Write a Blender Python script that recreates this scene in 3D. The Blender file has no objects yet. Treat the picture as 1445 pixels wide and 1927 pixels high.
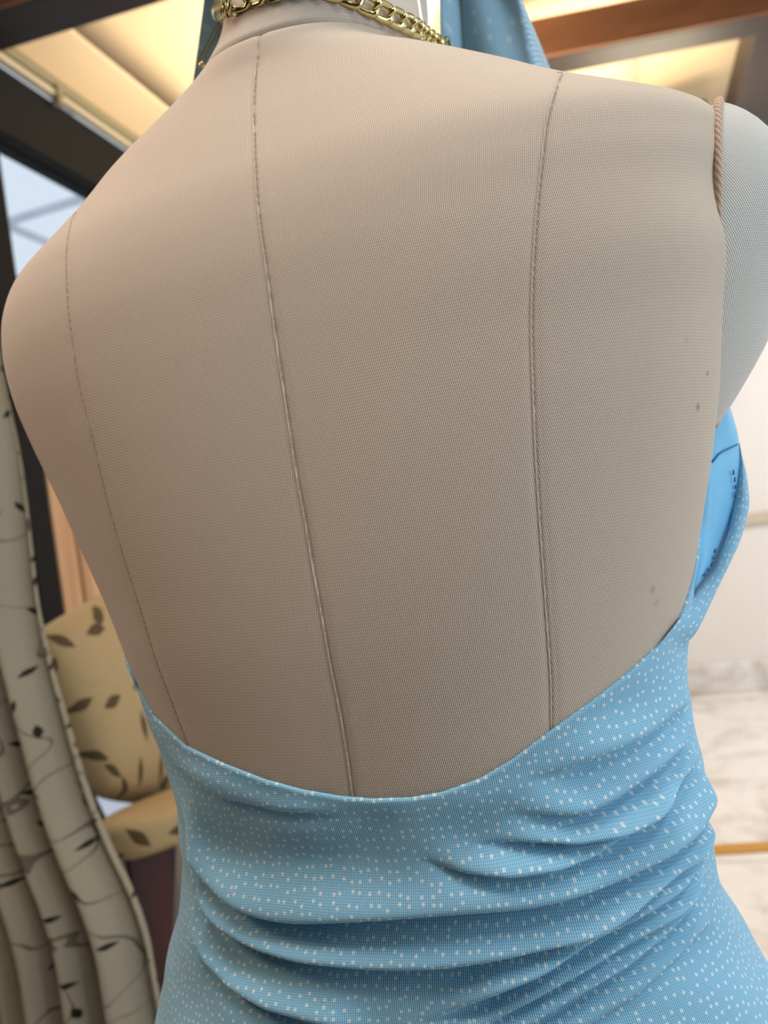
import bpy, bmesh, math, random
import numpy as np
from mathutils import Vector, Matrix
from mathutils.bvhtree import BVHTree

random.seed(4)
PI = math.pi
W, H, F = 1445.0, 1927.0, 1500.0
SC = bpy.context.scene
COL = SC.collection

# ------------------------------------------------------------------ camera
CAZ, CPITCH, CROLL, CDIST, CHGT, COFF = 0.3081, 0.01716, -0.14761, 0.46257, 1.20296, -0.0112
CC = np.array([math.sin(CAZ)*CDIST, -math.cos(CAZ)*CDIST, CHGT])
FW = np.array([-math.sin(CAZ+COFF)*math.cos(CPITCH), math.cos(CAZ+COFF)*math.cos(CPITCH), math.sin(CPITCH)])
_r = np.cross(FW, [0, 0, 1]); _r /= np.linalg.norm(_r); _u = np.cross(_r, FW)
RX = math.cos(CROLL)*_r + math.sin(CROLL)*_u
UP = -math.sin(CROLL)*_r + math.cos(CROLL)*_u
cam_data = bpy.data.cameras.new('camera'); cam = bpy.data.objects.new('camera', cam_data); COL.objects.link(cam)
M = Matrix(((RX[0], UP[0], -FW[0], CC[0]), (RX[1], UP[1], -FW[1], CC[1]), (RX[2], UP[2], -FW[2], CC[2]), (0, 0, 0, 1)))
cam.matrix_world = M
cam_data.sensor_fit = 'VERTICAL'; cam_data.sensor_height = 36.0; cam_data.sensor_width = 27.0
cam_data.lens = 36.0*F/H
cam_data.clip_start = 0.02
cam_data.dof.use_dof = True; cam_data.dof.focus_distance = 0.37; cam_data.dof.aperture_fstop = 8.0
SC.camera = cam

# ------------------------------------------------------------------ world, lights, exposure
SC.view_settings.view_transform = 'Standard'; SC.view_settings.look = 'None'
SC.view_settings.gamma = 1.0; SC.view_settings.use_curve_mapping = False
SC.view_settings.exposure = -0.07
world = bpy.data.worlds.new('world'); SC.world = world; world.use_nodes = True
wn = world.node_tree.nodes; wl = world.node_tree.links
wn['Background'].inputs[0].default_value = (0.78, 0.88, 1.0, 1); wn['Background'].inputs[1].default_value = 0.95

def area(name, loc, target, size, energy, col, sy=None, spread=None):
    d = bpy.data.lights.new(name, 'AREA'); d.energy = energy; d.color = col
    d.size = size
    if sy: d.shape = 'RECTANGLE'; d.size_y = sy
    if spread: d.spread = spread
    o = bpy.data.objects.new(name, d); COL.objects.link(o); o.location = loc
    o.rotation_euler = (Vector(target)-Vector(loc)).to_track_quat('-Z', 'Y').to_euler()
    return o
area('daylight_right', (1.5, -0.45, 1.45), (0.1, -0.05, 1.15), 0.6, 11.0, (0.74, 0.89, 1.0), 0.9)
area('skylight', (0.80, -0.60, 2.35), (0.0, -0.1, 1.1), 0.22, 6.0, (0.80, 0.91, 1.0))
area('ceiling_glow', (0.0, -0.40, 2.45), (0.0, -0.1, 1.2), 0.7, 12.0, (1.0, 0.95, 0.92), 0.5)
area('shop_lamp_warm', (-1.0, -0.35, 2.0), (-.1, 0, 1.35), 0.3, 7.0, (1.0, 0.72, 0.48))
area('daylight_left', (-1.3, 0.85, 1.5), (0, 0, 1.2), 0.5, 2.5, (0.95, 0.97, 1.0), 1.0)
area('canvas_uplight', (-0.25, 2.0, 2.2), (-0.25, 2.0, 3.0), 0.4, 32.0, (1.0, 0.84, 0.60))
area('canvas_fill_rear', (0.45, 2.75, 2.25), (0.45, 2.8, 3.0), 0.4, 13.0, (1.0, 0.84, 0.60))  # added uplight to brighten the right canvas, no fixture there
area('daylight_hall', (2.0, 2.9, 2.3), (0.6, 3.8, 0.6), 1.2, 40.0, (0.92, 0.95, 1.0))

# ------------------------------------------------------------------ helpers
def ray(px, py):
    return FW + RX*(px-W/2)/F - UP*(py-H/2)/F
def on_x(px, py, X):
    d = ray(px, py); return CC + d*((X-CC[0])/d[0])
def on_y(px, py, Y):
    d = ray(px, py); return CC + d*((Y-CC[1])/d[1])
def on_z(px, py, Z_):
    d = ray(px, py); return CC + d*((Z_-CC[2])/d[2])
def project(P):
    d = np.asarray(P)-CC; w = d@FW
    return np.array([W/2+F*(d@RX)/w, H/2-F*(d@UP)/w])

def tag(o, label=None, cat=None, group=None, kind=None):
    if label: o['label'] = label
    if cat: o['category'] = cat
    if group: o['group'] = group
    if kind: o['kind'] = kind
    return o
def empty(name, loc=(0, 0, 0), rz=0):
    o = bpy.data.objects.new(name, None); COL.objects.link(o); o.location = loc; o.rotation_euler.z = rz
    o.empty_display_size = 0.05
    return o
def link_mesh(name, me, mat, parent=None):
    o = bpy.data.objects.new(name, me); COL.objects.link(o)
    if mat: me.materials.append(mat)
    if parent:
        o.parent = parent
        o.matrix_parent_inverse = Matrix.LocRotScale(parent.location, parent.rotation_euler, None).inverted() if not parent.parent else Matrix.Identity(4)
    return o
def mesh_obj(name, verts, faces, mat, parent=None, smooth=True, uvs=None):
    me = bpy.data.meshes.new(name)
    me.from_pydata([tuple(map(float, v)) for v in verts], [], faces); me.update()
    if smooth: me.polygons.foreach_set('use_smooth', [True]*len(me.polygons))
    if uvs is not None:
        ul = me.uv_layers.new(name='UVMap')
        idx = np.empty(len(me.loops), dtype=np.int32); me.loops.foreach_get('vertex_index', idx)
        ul.data.foreach_set('uv', np.asarray(uvs, dtype=np.float32)[idx].ravel())
    return link_mesh(name, me, mat, parent)
def grid_obj(name, P, mat, parent=None, uvs=None, close_u=False, flip=False, smooth=True):
    P = np.asarray(P, float); n, m = P.shape[:2]
    f = []
    for i in range(n-1):
        for j in range(m if close_u else m-1):
            a, b = i*m+j, i*m+(j+1) % m
            q = (a, b, b+m, a+m)
            f.append(q[::-1] if flip else q)
    return mesh_obj(name, P.reshape(-1, 3), f, mat, parent, smooth, None if uvs is None else np.asarray(uvs).reshape(-1, 2))
def tube(name, pts, r, mat, parent=None, seg=10, closed=False, cap=True, ry=None):
    pts = [Vector(p) for p in pts]; n = len(pts); V = []; Fc = []
    up = Vector((0, 0, 1)); prev = None
    for i, p in enumerate(pts):
        t = (pts[(i+1) % n]-pts[i-1]) if closed else (pts[min(i+1, n-1)]-pts[max(i-1, 0)])
        t.normalize()
        s = (prev-t*prev.dot(t)) if prev is not None else (up.cross(t) if abs(t.z) < .95 else Vector((1, 0, 0)).cross(t))
        s.normalize(); b = t.cross(s); prev = s
        rr = r[i] if hasattr(r, '__len__') else r
        for k in range(seg):
            a = 2*PI*k/seg
            V.append(p+s*math.cos(a)*rr+b*math.sin(a)*(rr if ry is None else ry))
    for i in range(n if closed else n-1):
        for k in range(seg):
            j = (i+1) % n
            Fc.append((i*seg+k, i*seg+(k+1) % seg, j*seg+(k+1) % seg, j*seg+k))
    if cap and not closed:
        Fc.append(tuple(range(seg))[::-1]); Fc.append(tuple((n-1)*seg+k for k in range(seg)))
    return mesh_obj(name, V, Fc, mat, parent)
def box(name, lo, hi, mat, parent=None, bev=0.003, seg=2):
    bm = bmesh.new(); bmesh.ops.create_cube(bm, size=1)
    lo = Vector(lo); hi = Vector(hi)
    for v in bm.verts: v.co = Vector((lo[k]+(v.co[k]+.5)*(hi[k]-lo[k]) for k in range(3)))
    if bev: bmesh.ops.bevel(bm, geom=bm.edges[:], offset=bev, segments=seg, affect='EDGES', profile=.5)
    me = bpy.data.meshes.new(name); bm.to_mesh(me); bm.free()
    return link_mesh(name, me, mat, parent)
def extrude_poly(name, pts, vec, mat, parent=None, bev=0.01, seg=3, smooth=True):
    bm = bmesh.new(); vec = Vector(vec)
    a = [bm.verts.new(Vector(p)) for p in pts]; b = [bm.verts.new(Vector(p)+vec) for p in pts]
    bm.faces.new(a); bm.faces.new(b[::-1]); n = len(a)
    for i in range(n): bm.faces.new((a[i], b[i], b[(i+1) % n], a[(i+1) % n]))
    bmesh.ops.recalc_face_normals(bm, faces=bm.faces)
    if bev: bmesh.ops.bevel(bm, geom=bm.edges[:], offset=bev, segments=seg, affect='EDGES', profile=.5)
    me = bpy.data.meshes.new(name); bm.to_mesh(me); bm.free()
    if smooth: me.polygons.foreach_set('use_smooth', [True]*len(me.polygons))
    return link_mesh(name, me, mat, parent)

# ------------------------------------------------------------------ materials
class NT:
    def __init__(s, name, rough=.6, spec=.4):
        s.m = bpy.data.materials.new(name); s.m.use_nodes = True
        s.t = s.m.node_tree; s.b = s.t.nodes['Principled BSDF']
        s.b.inputs['Roughness'].default_value = rough; s.b.inputs['Specular IOR Level'].default_value = spec
    def n(s, ty, **kw):
        x = s.t.nodes.new(ty)
        for k, v in kw.items(): setattr(x, k, v)
        return x
    def link(s, a, b): s.t.links.new(a, b)
    def inp(s, sock, v):
        if isinstance(v, (int, float)): sock.default_value = v
        elif isinstance(v, (tuple, list)): sock.default_value = v
        else: s.link(v, sock)
    def math(s, op, a, b=0.0, c=None, clamp=False):
        x = s.n('ShaderNodeMath', operation=op, use_clamp=clamp); s.inp(x.inputs[0], a); s.inp(x.inputs[1], b)
        if c is not None: s.inp(x.inputs[2], c)
        return x.outputs[0]
    def mix(s, f, a, b, blend='MIX'):
        x = s.n('ShaderNodeMix', data_type='RGBA', blend_type=blend); s.inp(x.inputs[0], f); s.inp(x.inputs[6], a); s.inp(x.inputs[7], b)
        return x.outputs[2]
    def ramp(s, f, stops):
        x = s.n('ShaderNodeValToRGB'); s.inp(x.inputs[0], f); e = x.color_ramp.elements
        while len(e) < len(stops): e.new(.5)
        for k, (p, c) in enumerate(stops): e[k].position = p; e[k].color = c
        return x.outputs[0]
    def coord(s, which='Object'):
        return s.n('ShaderNodeTexCoord').outputs[which]
    def noise(s, vec, scale, detail=3, rough=.5, dist=0):
        x = s.n('ShaderNodeTexNoise'); s.inp(x.inputs['Vector'], vec); x.inputs['Scale'].default_value = scale
        x.inputs['Detail'].default_value = detail; x.inputs['Roughness'].default_value = rough; x.inputs['Distortion'].default_value = dist
        return x.outputs['Fac']
    def bump(s, h, dist, strength=1.0):
        x = s.n('ShaderNodeBump'); s.inp(x.inputs['Height'], h); x.inputs['Distance'].default_value = dist; x.inputs['Strength'].default_value = strength
        s.link(x.outputs[0], s.b.inputs['Normal']); return x
    def col(s, c): s.inp(s.b.inputs['Base Color'], c)
def rgb(r, g, b):
    f = lambda v: (v/255/12.92) if v <= 10 else ((v/255+.055)/1.055)**2.4
    return (f(r), f(g), f(b), 1)

def knit_material(name, base, pu=.00086, pv=.0014, slant=0.0, amp=.22, rough=.75, sheen=.25, bump=.00017):
    t = NT(name, rough, .25)
    sep = t.n('ShaderNodeSeparateXYZ'); t.link(t.coord('UV'), sep.inputs[0])
    u = t.math('ADD', sep.outputs[0], t.math('MULTIPLY', sep.outputs[1], slant)); v = sep.outputs[1]
    nz = t.noise(t.coord('UV'), 60, 2)
    u = t.math('ADD', u, t.math('MULTIPLY', nz, .0006))
    su = t.math('SINE', t.math('MULTIPLY', u, 2*PI/pu))
    sv = t.math('SINE', t.math('ADD', t.math('MULTIPLY', v, 2*PI/pv), t.math('MULTIPLY', su, 0.9)))
    h = t.math('ADD', t.math('MULTIPLY', su, .36), t.math('MULTIPLY', sv, .13)); h = t.math('ADD', h, .5, clamp=True)
    dark = tuple(c*(1-amp*1.6) for c in base[:3])+(1,); lite = tuple(min(1, c*(1+amp)) for c in base[:3])+(1,)
    c = t.mix(h, dark, lite)
    blot = t.noise(t.coord('UV'), 14, 3); c = t.mix(t.math('MULTIPLY', blot, .18), c, tuple(x*.8 for x in base[:3])+(1,))
    t.col(c); t.b.inputs['Sheen Weight'].default_value = sheen; t.b.inputs['Sheen Roughness'].default_value = .4
    t.bump(h, bump, 1.0)
    return t.m
def dotted_material(name, base, dot, cell=.0048, r=.175, pu=.00095, pv=.0011, transl=0.0):
    t = NT(name, .7, .3)
    uv = t.coord('UV')
    sep = t.n('ShaderNodeSeparateXYZ'); t.link(uv, sep.inputs[0])
    su = t.math('SINE', t.math('MULTIPLY', sep.outputs[0], 2*PI/pu)); sv = t.math('SINE', t.math('MULTIPLY', sep.outputs[1], 2*PI/pv))
    h = t.math('ADD', t.math('ADD', t.math('MULTIPLY', su, .36), t.math('MULTIPLY', sv, .14)), .5, clamp=True)
    c = t.mix(h, tuple(x*.62 for x in base[:3])+(1,), tuple(min(1, x*1.18) for x in base[:3])+(1,))
    vo = t.n('ShaderNodeTexVoronoi', feature='F1', voronoi_dimensions='2D'); t.link(uv, vo.inputs['Vector'])
    vo.inputs['Scale'].default_value = 1/cell; vo.inputs['Randomness'].default_value = .55
    k = t.n('ShaderNodeMapRange'); t.inp(k.inputs[0], vo.outputs['Distance']); k.inputs[1].default_value = r*.75; k.inputs[2].default_value = r*1.15
    k.inputs[3].default_value = 1; k.inputs[4].default_value = 0
    dotc = t.mix(h, tuple(x*.8 for x in dot[:3])+(1,), dot)
    c = t.mix(t.math('MULTIPLY', k.outputs[0], .75), c, dotc)
    t.col(c); t.b.inputs['Sheen Weight'].default_value = .2
    t.bump(h, .00018)
    if transl: t.b.inputs['Transmission Weight'].default_value = 0.0
    return t.m
def leaf_material(name, base, leafc, stemc, scale=9, size=.28, rough=.85, skip=.25, branch=.75):
    """flat leaf print: an ellipse turned at random in every Voronoi cell, thin branch lines between"""
    t = NT(name, rough, .2)
    uv = t.coord('UV')
    vo = t.n('ShaderNodeTexVoronoi', feature='F1', voronoi_dimensions='2D'); t.link(uv, vo.inputs['Vector']); vo.inputs['Scale'].default_value = scale
    vo.inputs['Randomness'].default_value = .8
    sub = t.n('ShaderNodeVectorMath', operation='SUBTRACT')
    t.link(uv, sub.inputs[0])
    t.link(vo.outputs['Position'], sub.inputs[1])
    sc = t.n('ShaderNodeVectorMath', operation='SCALE'); t.link(sub.outputs[0], sc.inputs[0]); sc.inputs['Scale'].default_value = scale
    cs = t.n('ShaderNodeSeparateColor'); t.link(vo.outputs['Color'], cs.inputs[0])
    ang = t.math('MULTIPLY', cs.outputs[0], 6.28)
    ro = t.n('ShaderNodeVectorRotate', rotation_type='Z_AXIS'); t.link(sc.outputs[0], ro.inputs['Vector']); t.link(ang, ro.inputs['Angle'])
    sp = t.n('ShaderNodeSeparateXYZ'); t.link(ro.outputs[0], sp.inputs[0])
    ax = t.math('ABSOLUTE', t.math('DIVIDE', sp.outputs[0], size))
    wdt = t.math('MULTIPLY', t.math('SUBTRACT', 1.0, t.math('POWER', ax, 1.6)), size*.40)
    inside = t.math('SUBTRACT', wdt, t.math('ABSOLUTE', sp.outputs[1]))
    lf = t.math('MULTIPLY', inside, 30, clamp=True)
    lf = t.math('MULTIPLY', lf, t.math('GREATER_THAN', cs.outputs[1], skip))
    n1 = t.noise(uv, scale*.42, 1.5, .4, .3)
    br = t.math('LESS_THAN', t.math('ABSOLUTE', t.math('SUBTRACT', n1, .5)), .006)
    c = t.mix(t.noise(uv, 220, 2), tuple(x*.85 for x in base[:3])+(1,), base)
    c = t.mix(t.math('MULTIPLY', br, branch), c, stemc)
    c = t.mix(lf, c, leafc)
    t.col(c); t.bump(t.noise(uv, 500, 2), .0006)
    return t.m
def wood_material(name, c1, c2, sc=(30, 3, 3), rough=.5):
    t = NT(name, rough, .35)
    mp = t.n('ShaderNodeMapping'); t.link(t.coord('Object'), mp.inputs[0]); mp.inputs['Scale'].default_value = sc
    n = t.noise(mp.outputs[0], 1.0, 5, .6, .6)
    t.col(t.ramp(n, [(.3, c1), (.7, c2)])); t.bump(n, .001, .6)
    return t.m
def plain_material(name, c, rough=.6, var=.12, scale=8, metal=0, bump=0.0):
    t = NT(name, rough)
    n = t.noise(t.coord('Object'), scale, 4)
    t.col(t.mix(n, tuple(x*(1-var) for x in c[:3])+(1,), tuple(min(1, x*(1+var)) for x in c[:3])+(1,)))
    t.b.inputs['Metallic'].default_value = metal
    if bump: t.bump(n, bump)
    return t.m

m_skin = [knit_material('knit_cover_%d' % k, rgb(205, 185, 165), slant=s) for k, s in enumerate((.22, .10, -.03, -.16, 0))]
m_neck = knit_material('knit_neck', rgb(206, 190, 174), slant=.05)
m_cap = knit_material('arm_cap_satin', rgb(208, 203, 194), pu=.0011, pv=.0011, slant=.6, amp=.16, rough=.42, sheen=.1)
m_pipe = knit_material('arm_piping', rgb(190, 160, 135), pu=.004, pv=.0016, slant=.9, amp=.3, rough=.6)
m_thread = plain_material('seam_thread', rgb(150, 128, 108), .9)
m_thread2 = plain_material('seam_thread_light', rgb(196, 182, 166), .9)
m_seam = plain_material('seam_shadow_fold', rgb(150, 130, 112), .9)
m_dress = dotted_material('blue_dotted_jersey', rgb(142, 196, 224), rgb(240, 246, 242))
m_strap = dotted_material('blue_dotted_voile', rgb(144, 182, 202), rgb(178, 202, 212), cell=.012, r=.16)
m_lining = plain_material('blue_satin_lining', rgb(120, 188, 226), .45, .06, 60)
m_gold = NT('polished_gold', .22); m_gold.col(rgb(204, 190, 134)); m_gold.b.inputs['Metallic'].default_value = 1; m_gold = m_gold.m
m_wire = plain_material('brass_wire', rgb(120, 98, 60), .4, .1, 30, .8)
m_black = plain_material('black_painted_steel', rgb(9, 8, 8), .9)
m_darkwood = wood_material('dark_beam_wood', rgb(28, 22, 20), rgb(44, 35, 32), (3, 30, 30))
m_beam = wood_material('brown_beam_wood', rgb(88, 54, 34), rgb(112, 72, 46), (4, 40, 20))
m_board = wood_material('orange_board_wood', rgb(166, 122, 82), rgb(204, 164, 124), (30, 30, 2))
m_redwood = wood_material('dark_red_chair_wood', rgb(44, 12, 5), rgb(66, 22, 10), (30, 30, 3), .4)
m_canvas = plain_material('cream_canvas', rgb(240, 214, 176), .9, .03, 2)
m_white = plain_material('white_plaster', rgb(236, 230, 222), .8, .04, 3, 0, .002)
m_marble = NT('pale_marble', .25)
_n = m_marble.noise(m_marble.coord('Object'), 3, 8, .65, 1.2)
m_marble.col(m_marble.ramp(_n, [(.35, rgb(206, 198, 188)), (.5, rgb(236, 232, 226)), (.7, rgb(244, 242, 240))])); m_marble = m_marble.m
m_joint = plain_material('tile_joint', rgb(176, 166, 152), .9)
m_brass = plain_material('brass_strip', rgb(206, 150, 60), .4, .08, 20, .3)
m_curtain = leaf_material('leaf_print_curtain', rgb(150, 141, 122), rgb(30, 27, 20), rgb(70, 62, 50), 24, .27)
m_uphol = leaf_material('leaf_print_upholstery', rgb(180, 154, 112), rgb(88, 72, 48), rgb(130, 106, 72), 15, .42, skip=.12, branch=.1)
m_alu = plain_material('pale_track_metal', rgb(200, 190, 170), .4, .1, 10, .3)
m_pipe_green = plain_material('grey_green_pipe', rgb(140, 132, 104), .5)
m_grey = plain_material('grey_shadow', rgb(120, 116, 116), .9, .2, 20)
m_stand = plain_material('black_stand', rgb(30, 30, 30), .4)
m_glass = NT('window_glass', .03); m_glass.b.inputs['Transmission Weight'].default_value = 1; m_glass.b.inputs['IOR'].default_value = 1.02; m_glass.col((.96, .98, 1, 1)); m_glass = m_glass.m
m_poly = NT('translucent_roof_sheet', .8); m_poly.b.inputs['Transmission Weight'].default_value = .0
m_poly.col(rgb(232, 238, 246)); m_poly = m_poly.m

# ------------------------------------------------------------------ setting (room shell)
XL = -1.35                      # plane of the glazed left side
YF = 4.4                        # far wall
def S(o): return tag(o, kind='structure')
# floor: pale marble tiles on a bed
fl = S(box('floor', (XL-.1, -1.66, -.06), (3.2, YF, -.008), m_joint, bev=0))
ty, tx = .72, .72
for i in range(7):
    for j in range(10):
        x0 = XL+i*tx; y0 = YF-(j+1)*ty
        x1 = min(x0+tx, 3.2)
        if y0 < -1.66: continue
        box('tile', (x0+.004, y0+.004, -.03), (x1-.004, y0+ty-.004, 0), m_marble, fl, .002, 1)
bp0 = on_z(1345, 1597, 0); bp1 = on_z(1445, 1590, 0)
st = box('threshold_strip', (-.6, -.034, 0.0), (1.6, .030, .008), m_brass, None, .002)
st.location = (.3, float(bp0[1])-.01, 0); st.rotation_euler.z = 0.10
tag(st, 'brass threshold strip laid across the pale marble floor', 'threshold')
# far wall with rail and skirting
S(box('wall_back', (XL-.1, YF, -.06), (3.2, YF+.12, 3.05), m_white, bev=0))
zr = on_y(1420, 975, YF)[2]
S(box('trim_1', (-.6, YF-.03, zr-.03), (3.2, YF, zr+.03), plain_material('beige_rail', rgb(205, 192, 172), .7), bev=.006))
S(box('baseboard_back', (-1.3, YF-.05, 0), (3.2, YF, .16), m_marble, bev=.008))
# unseen wall behind the photographer, kept dark and near to cut bounce light
S(box('wall_front', (XL-.1, -1.75, -.06), (3.2, -1.65, 3.05), m_darkwood, bev=0))
# left side: glazed dark frame
lint_lo, lint_hi = 2.44, 2.64
wl_ = S(empty('wall_left', (XL, 0, 0)))
box('lintel', (XL-.1, -1.66, lint_lo), (XL, YF, lint_hi), m_black, wl_, .006)
py_ = float(on_x(60, 760, XL)[1])
for k, yy in enumerate((-1.64, -.8, .15, py_-.065, 2.35, 3.4)):
    box('post', (XL-.08, yy, 0), (XL-.005, yy+.085, lint_lo), m_black, wl_, .004)
box('light_block_boards', (XL-.09, -1.66, 0), (XL-.012, .15, lint_lo), m_darkwood, wl_, .002)  # unseen solid stretch added to keep left window light off the form
box('bottom_rail', (XL-.08, -1.66, 0), (XL-.01, YF, .07), m_black, wl_, .004)
# glass panes
edges = [.235, py_-.065, 2.35, 3.4, YF]
for k in range(4):
    a, b = edges[k]+.085*(k > 0), edges[k+1]
    S(box('window_%d' % (k+1), (XL-.05, a, .07), (XL-.042, b, lint_lo), m_glass, bev=0))
# plank panel right of the post
pan = tag(empty('plank_panel', (XL, py_+.1, 0)), 'orange brown upright plank panel behind the armchair beside the black post', 'panel')
yy = py_+.021
k = 0
while yy < 2.2:
    w = .085+.02*((k*7) % 3)
    box('plank', (XL-.03, yy, .86), (XL+(.004 if k % 2 else -.002), yy+w-.006, 1.62), m_board, pan, .004)
    yy += w; k += 1
box('rail', (XL-.035, py_+.022, 1.60), (XL+.012, 2.33, 1.68), m_board, pan, .004)
box('rail', (XL-.035, py_+.022, .80), (XL+.012, 2.33, .88), m_board, pan, .004)
# outdoor roof seen through the left glass
cn = tag(empty('outdoor_awning', (XL-1.6, 1.6, 2.6)), 'open outdoor awning frame of thin pale bars seen through the left window', 'awning')
a0 = Vector((XL-3.4, -1.0, 3.35)); 
for k in range(9): box('bar', (XL-3.4, -.4+k*.8, 3.37), (XL-.3, -.37+k*.8, 3.41), plain_material('bar_grey', rgb(214, 220, 228), .6), cn, 0)
for k in range(5): box('rafter', (XL-3.3+k*.72, -.5, 3.33), (XL-3.27+k*.72, 6.5, 3.37), plain_material('bar_grey2', rgb(216, 222, 228), .6), cn, 0)
for yy in (-.45, 6.4): box('awning_post', (XL-3.35, yy, -.05), (XL-3.29, yy+.06, 3.34), m_alu, cn, 0)
S(box('ground', (XL-6, -4, -.12), (XL-.1, 9, -.06), plain_material('pale_paving', rgb(214, 218, 222), .8), bev=0))

# roof: canvas on beams
ceil = S(empty('ceiling', (0, 0, 2.6)))
def canvas(xa, xb, ya, yb):
    n = 14
    P = np.zeros((n, n, 3))
    for i in range(n):
        for j in range(n):
            s, q = i/(n-1), j/(n-1)
            x = xa+(xb-xa)*s; y = ya+(yb-ya)*q
            z = 2.70+(x-XL)*.13+.004*math.sin(7*x+5*y)-.004*math.sin(PI*s)*math.sin(PI*q)
            P[i, j] = (x, y, z)
    o = grid_obj('canvas_panel', P, m_canvas, ceil, flip=False)
    md = o.modifiers.new('s', 'SOLIDIFY'); md.thickness = .004
canv_x = float(on_z(262, 120, 2.8)[0])
for xa, xb in ((XL-.02, canv_x), (canv_x-.01, .45), (.44, 1.85), (1.84, 3.2)):
    for ya, yb in ((-1.66, 1.25), (1.24, 2.25), (2.24, YF)):
        canvas(xa, xb, ya, yb)
yA, yB = 1.20, 1.37
def beam(name, lo, hi, label):
    e = tag(empty(name, ((lo[0]+hi[0])/2, lo[1], lo[2])), label, 'beam')
    box('timber', lo, hi, m_darkwood, e, .006)
    return e
def turned_beam(pt, deg, width, x0, x1, zlo, ztop, facetop, label):
    e = tag(empty('ceiling_beam', (pt[0], pt[1], zlo), math.radians(deg)), label, 'beam')
    for nm, lo, hi, mt in (('timber', (x0, 0, zlo), (x1, width, ztop), m_darkwood), ('lit_face', (x0, -.015, zlo), (x1, 0, facetop), m_beam)):  # lit face and shaded underside put into two wood colours
        o = box(nm, (lo[0], lo[1], 0), (hi[0], hi[1], hi[2]-lo[2]), mt, None, .004); o.parent = e
    return e
q1 = on_z(0, 20, 2.60); q2 = on_z(1062, 103, 2.60); zt2 = float(on_y(1034, 37, float(q2[1]))[2])
b1 = turned_beam(q1, 5, .135, XL-q1[0]+.01, 3.4, 2.60, 2.72, 2.78, 'dark brown ceiling beam crossing the top left corner')
b2 = turned_beam(q2, 12, .115, -.40, 1.5, 2.60, min(zt2, 2.8), zt2, 'brown ceiling beam with a lit orange face, top right behind the blue strap')
b3 = beam('ceiling_beam', (.745, 2.43, 2.60), (1.25, 4.38, 2.72), 'wide dark ceiling beam running away along the right edge of the photo')
b4 = beam('ceiling_beam', (XL, 3.25, 2.72), (.70, 3.45, 2.80), 'dark cross beam further back above the cream canvas')
# track and batten over the lintel
tr = tag(empty('canvas_track', (XL, 1.0, lint_hi)), 'pale canvas edge track with small clips along the top of the black lintel', 'track')
box('batten', (XL+.002, -1.5, lint_hi-.002), (XL+.03, YF-.1, lint_hi+.018), m_alu, tr, .004)
tube('hem_pipe', [(XL+.02, y, lint_hi+.045) for y in (-1.5, .5, 2.5, YF-.1)], .017, m_pipe_green, tr)
for k in range(6): box('clip', (XL+.012, .35+k*.42, lint_hi-.025), (XL+.040, .375+k*.42, lint_hi+.03), m_pipe_green, tr, .003)

# ------------------------------------------------------------------ dress form surface
ZK = np.array([0.7, 0.8, 0.86, 0.92, 0.96, 0.99, 1.02, 1.05, 1.08, 1.115, 1.15, 1.185, 1.22, 1.25, 1.28, 1.31, 1.34, 1.36, 1.38, 1.395, 1.405, 1.415, 1.425, 1.435, 1.445, 1.455, 1.475, 1.53, 1.62])
AK = np.array([0.2, 0.2006, 0.1964, 0.183, 0.1676, 0.1567, 0.1511, 0.15, 0.1493, 0.1532, 0.1617, 0.1711, 0.1816, 0.1899, 0.1981, 0.2064, 0.2092, 0.2115, 0.2056, 0.183, 0.1659, 0.1507, 0.1364, 0.1188, 0.0979, 0.0729, 0.0609, 0.055, 0.053])
CX = np.array([0.0024, 0.0013, 0.0006, -0.0006, -0.0019, -0.0013, 0.0027, 0.0055, 0.0046, 0.0034, 0.0031, 0.0038, 0.0031, 0.0017, -0.0011, -0.0024, -0.0041, -0.0014, 0.0021, 0.0001, -0.002, -0.004, -0.0057, -0.0059, -0.0051, -0.0054, 0.0053, 0.011, 0.0136])
YBK = np.array([-0.1155, -0.1182, -0.1151, -0.1027, -0.094, -0.0906, -0.0909, -0.0952, -0.1008, -0.105, -0.1081, -0.1095, -0.1097, -0.1092, -0.1082, -0.1068, -0.1042, -0.1005, -0.0944, -0.0878, -0.0832, -0.0787, -0.0741, -0.0699, -0.0665, -0.0647, -0.0604, -0.0563, -0.0543])
YWK = np.array([-0.0023, 0.0026, 0.0057, 0.0089, 0.0109, 0.0122, 0.0132, 0.0138, 0.013, 0.0095, 0.0051, 0.0006, -0.004, -0.0078, -0.0107, -0.0119, -0.0098, -0.0058, -0.0006, 0.0042, 0.0069, 0.0086, 0.0094, 0.0102, 0.0109, 0.0114, 0.0124, 0.0165, 0.0193])
YFK = np.interp(ZK, [.7, .8, .92, .98, 1.02, 1.08, 1.15, 1.22, 1.28, 1.34, 1.38, 1.41, 1.43, 1.445, 1.475, 1.62], [.10, .10, .10, .098, .094, .096, .108, .128, .13, .112, .096, .082, .075, .070, .067, .064])
def pch(x, Y):
    x = np.asarray(x, float); X = ZK
    m = np.gradient(Y, X)
    i = np.clip(np.searchsorted(X, x)-1, 0, len(X)-2)
    h = X[i+1]-X[i]; t = np.clip((x-X[i])/h, 0, 1)
    return (2*t**3-3*t**2+1)*Y[i]+(t**3-2*t**2+t)*h*m[i]+(-2*t**3+3*t**2)*Y[i+1]+(t**3-t**2)*h*m[i+1]
NE = 2.3
def sp(v): return np.sign(v)*np.abs(v)**(2/NE)
def body(th, z):
    th = np.asarray(th, float); z = np.asarray(z, float)
    a, c, yb, yw, yf = pch(z, AK), pch(z, CX), pch(z, YBK), pch(z, YWK), pch(z, YFK)
    s = np.sin(th)
    x = c+a*sp(np.cos(th)); y = np.where(s >= 0, yw-(yw-yb)*sp(s), yw-(yf-yw)*sp(s))
    return np.stack([x, y, z+0*x], -1)
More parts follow.
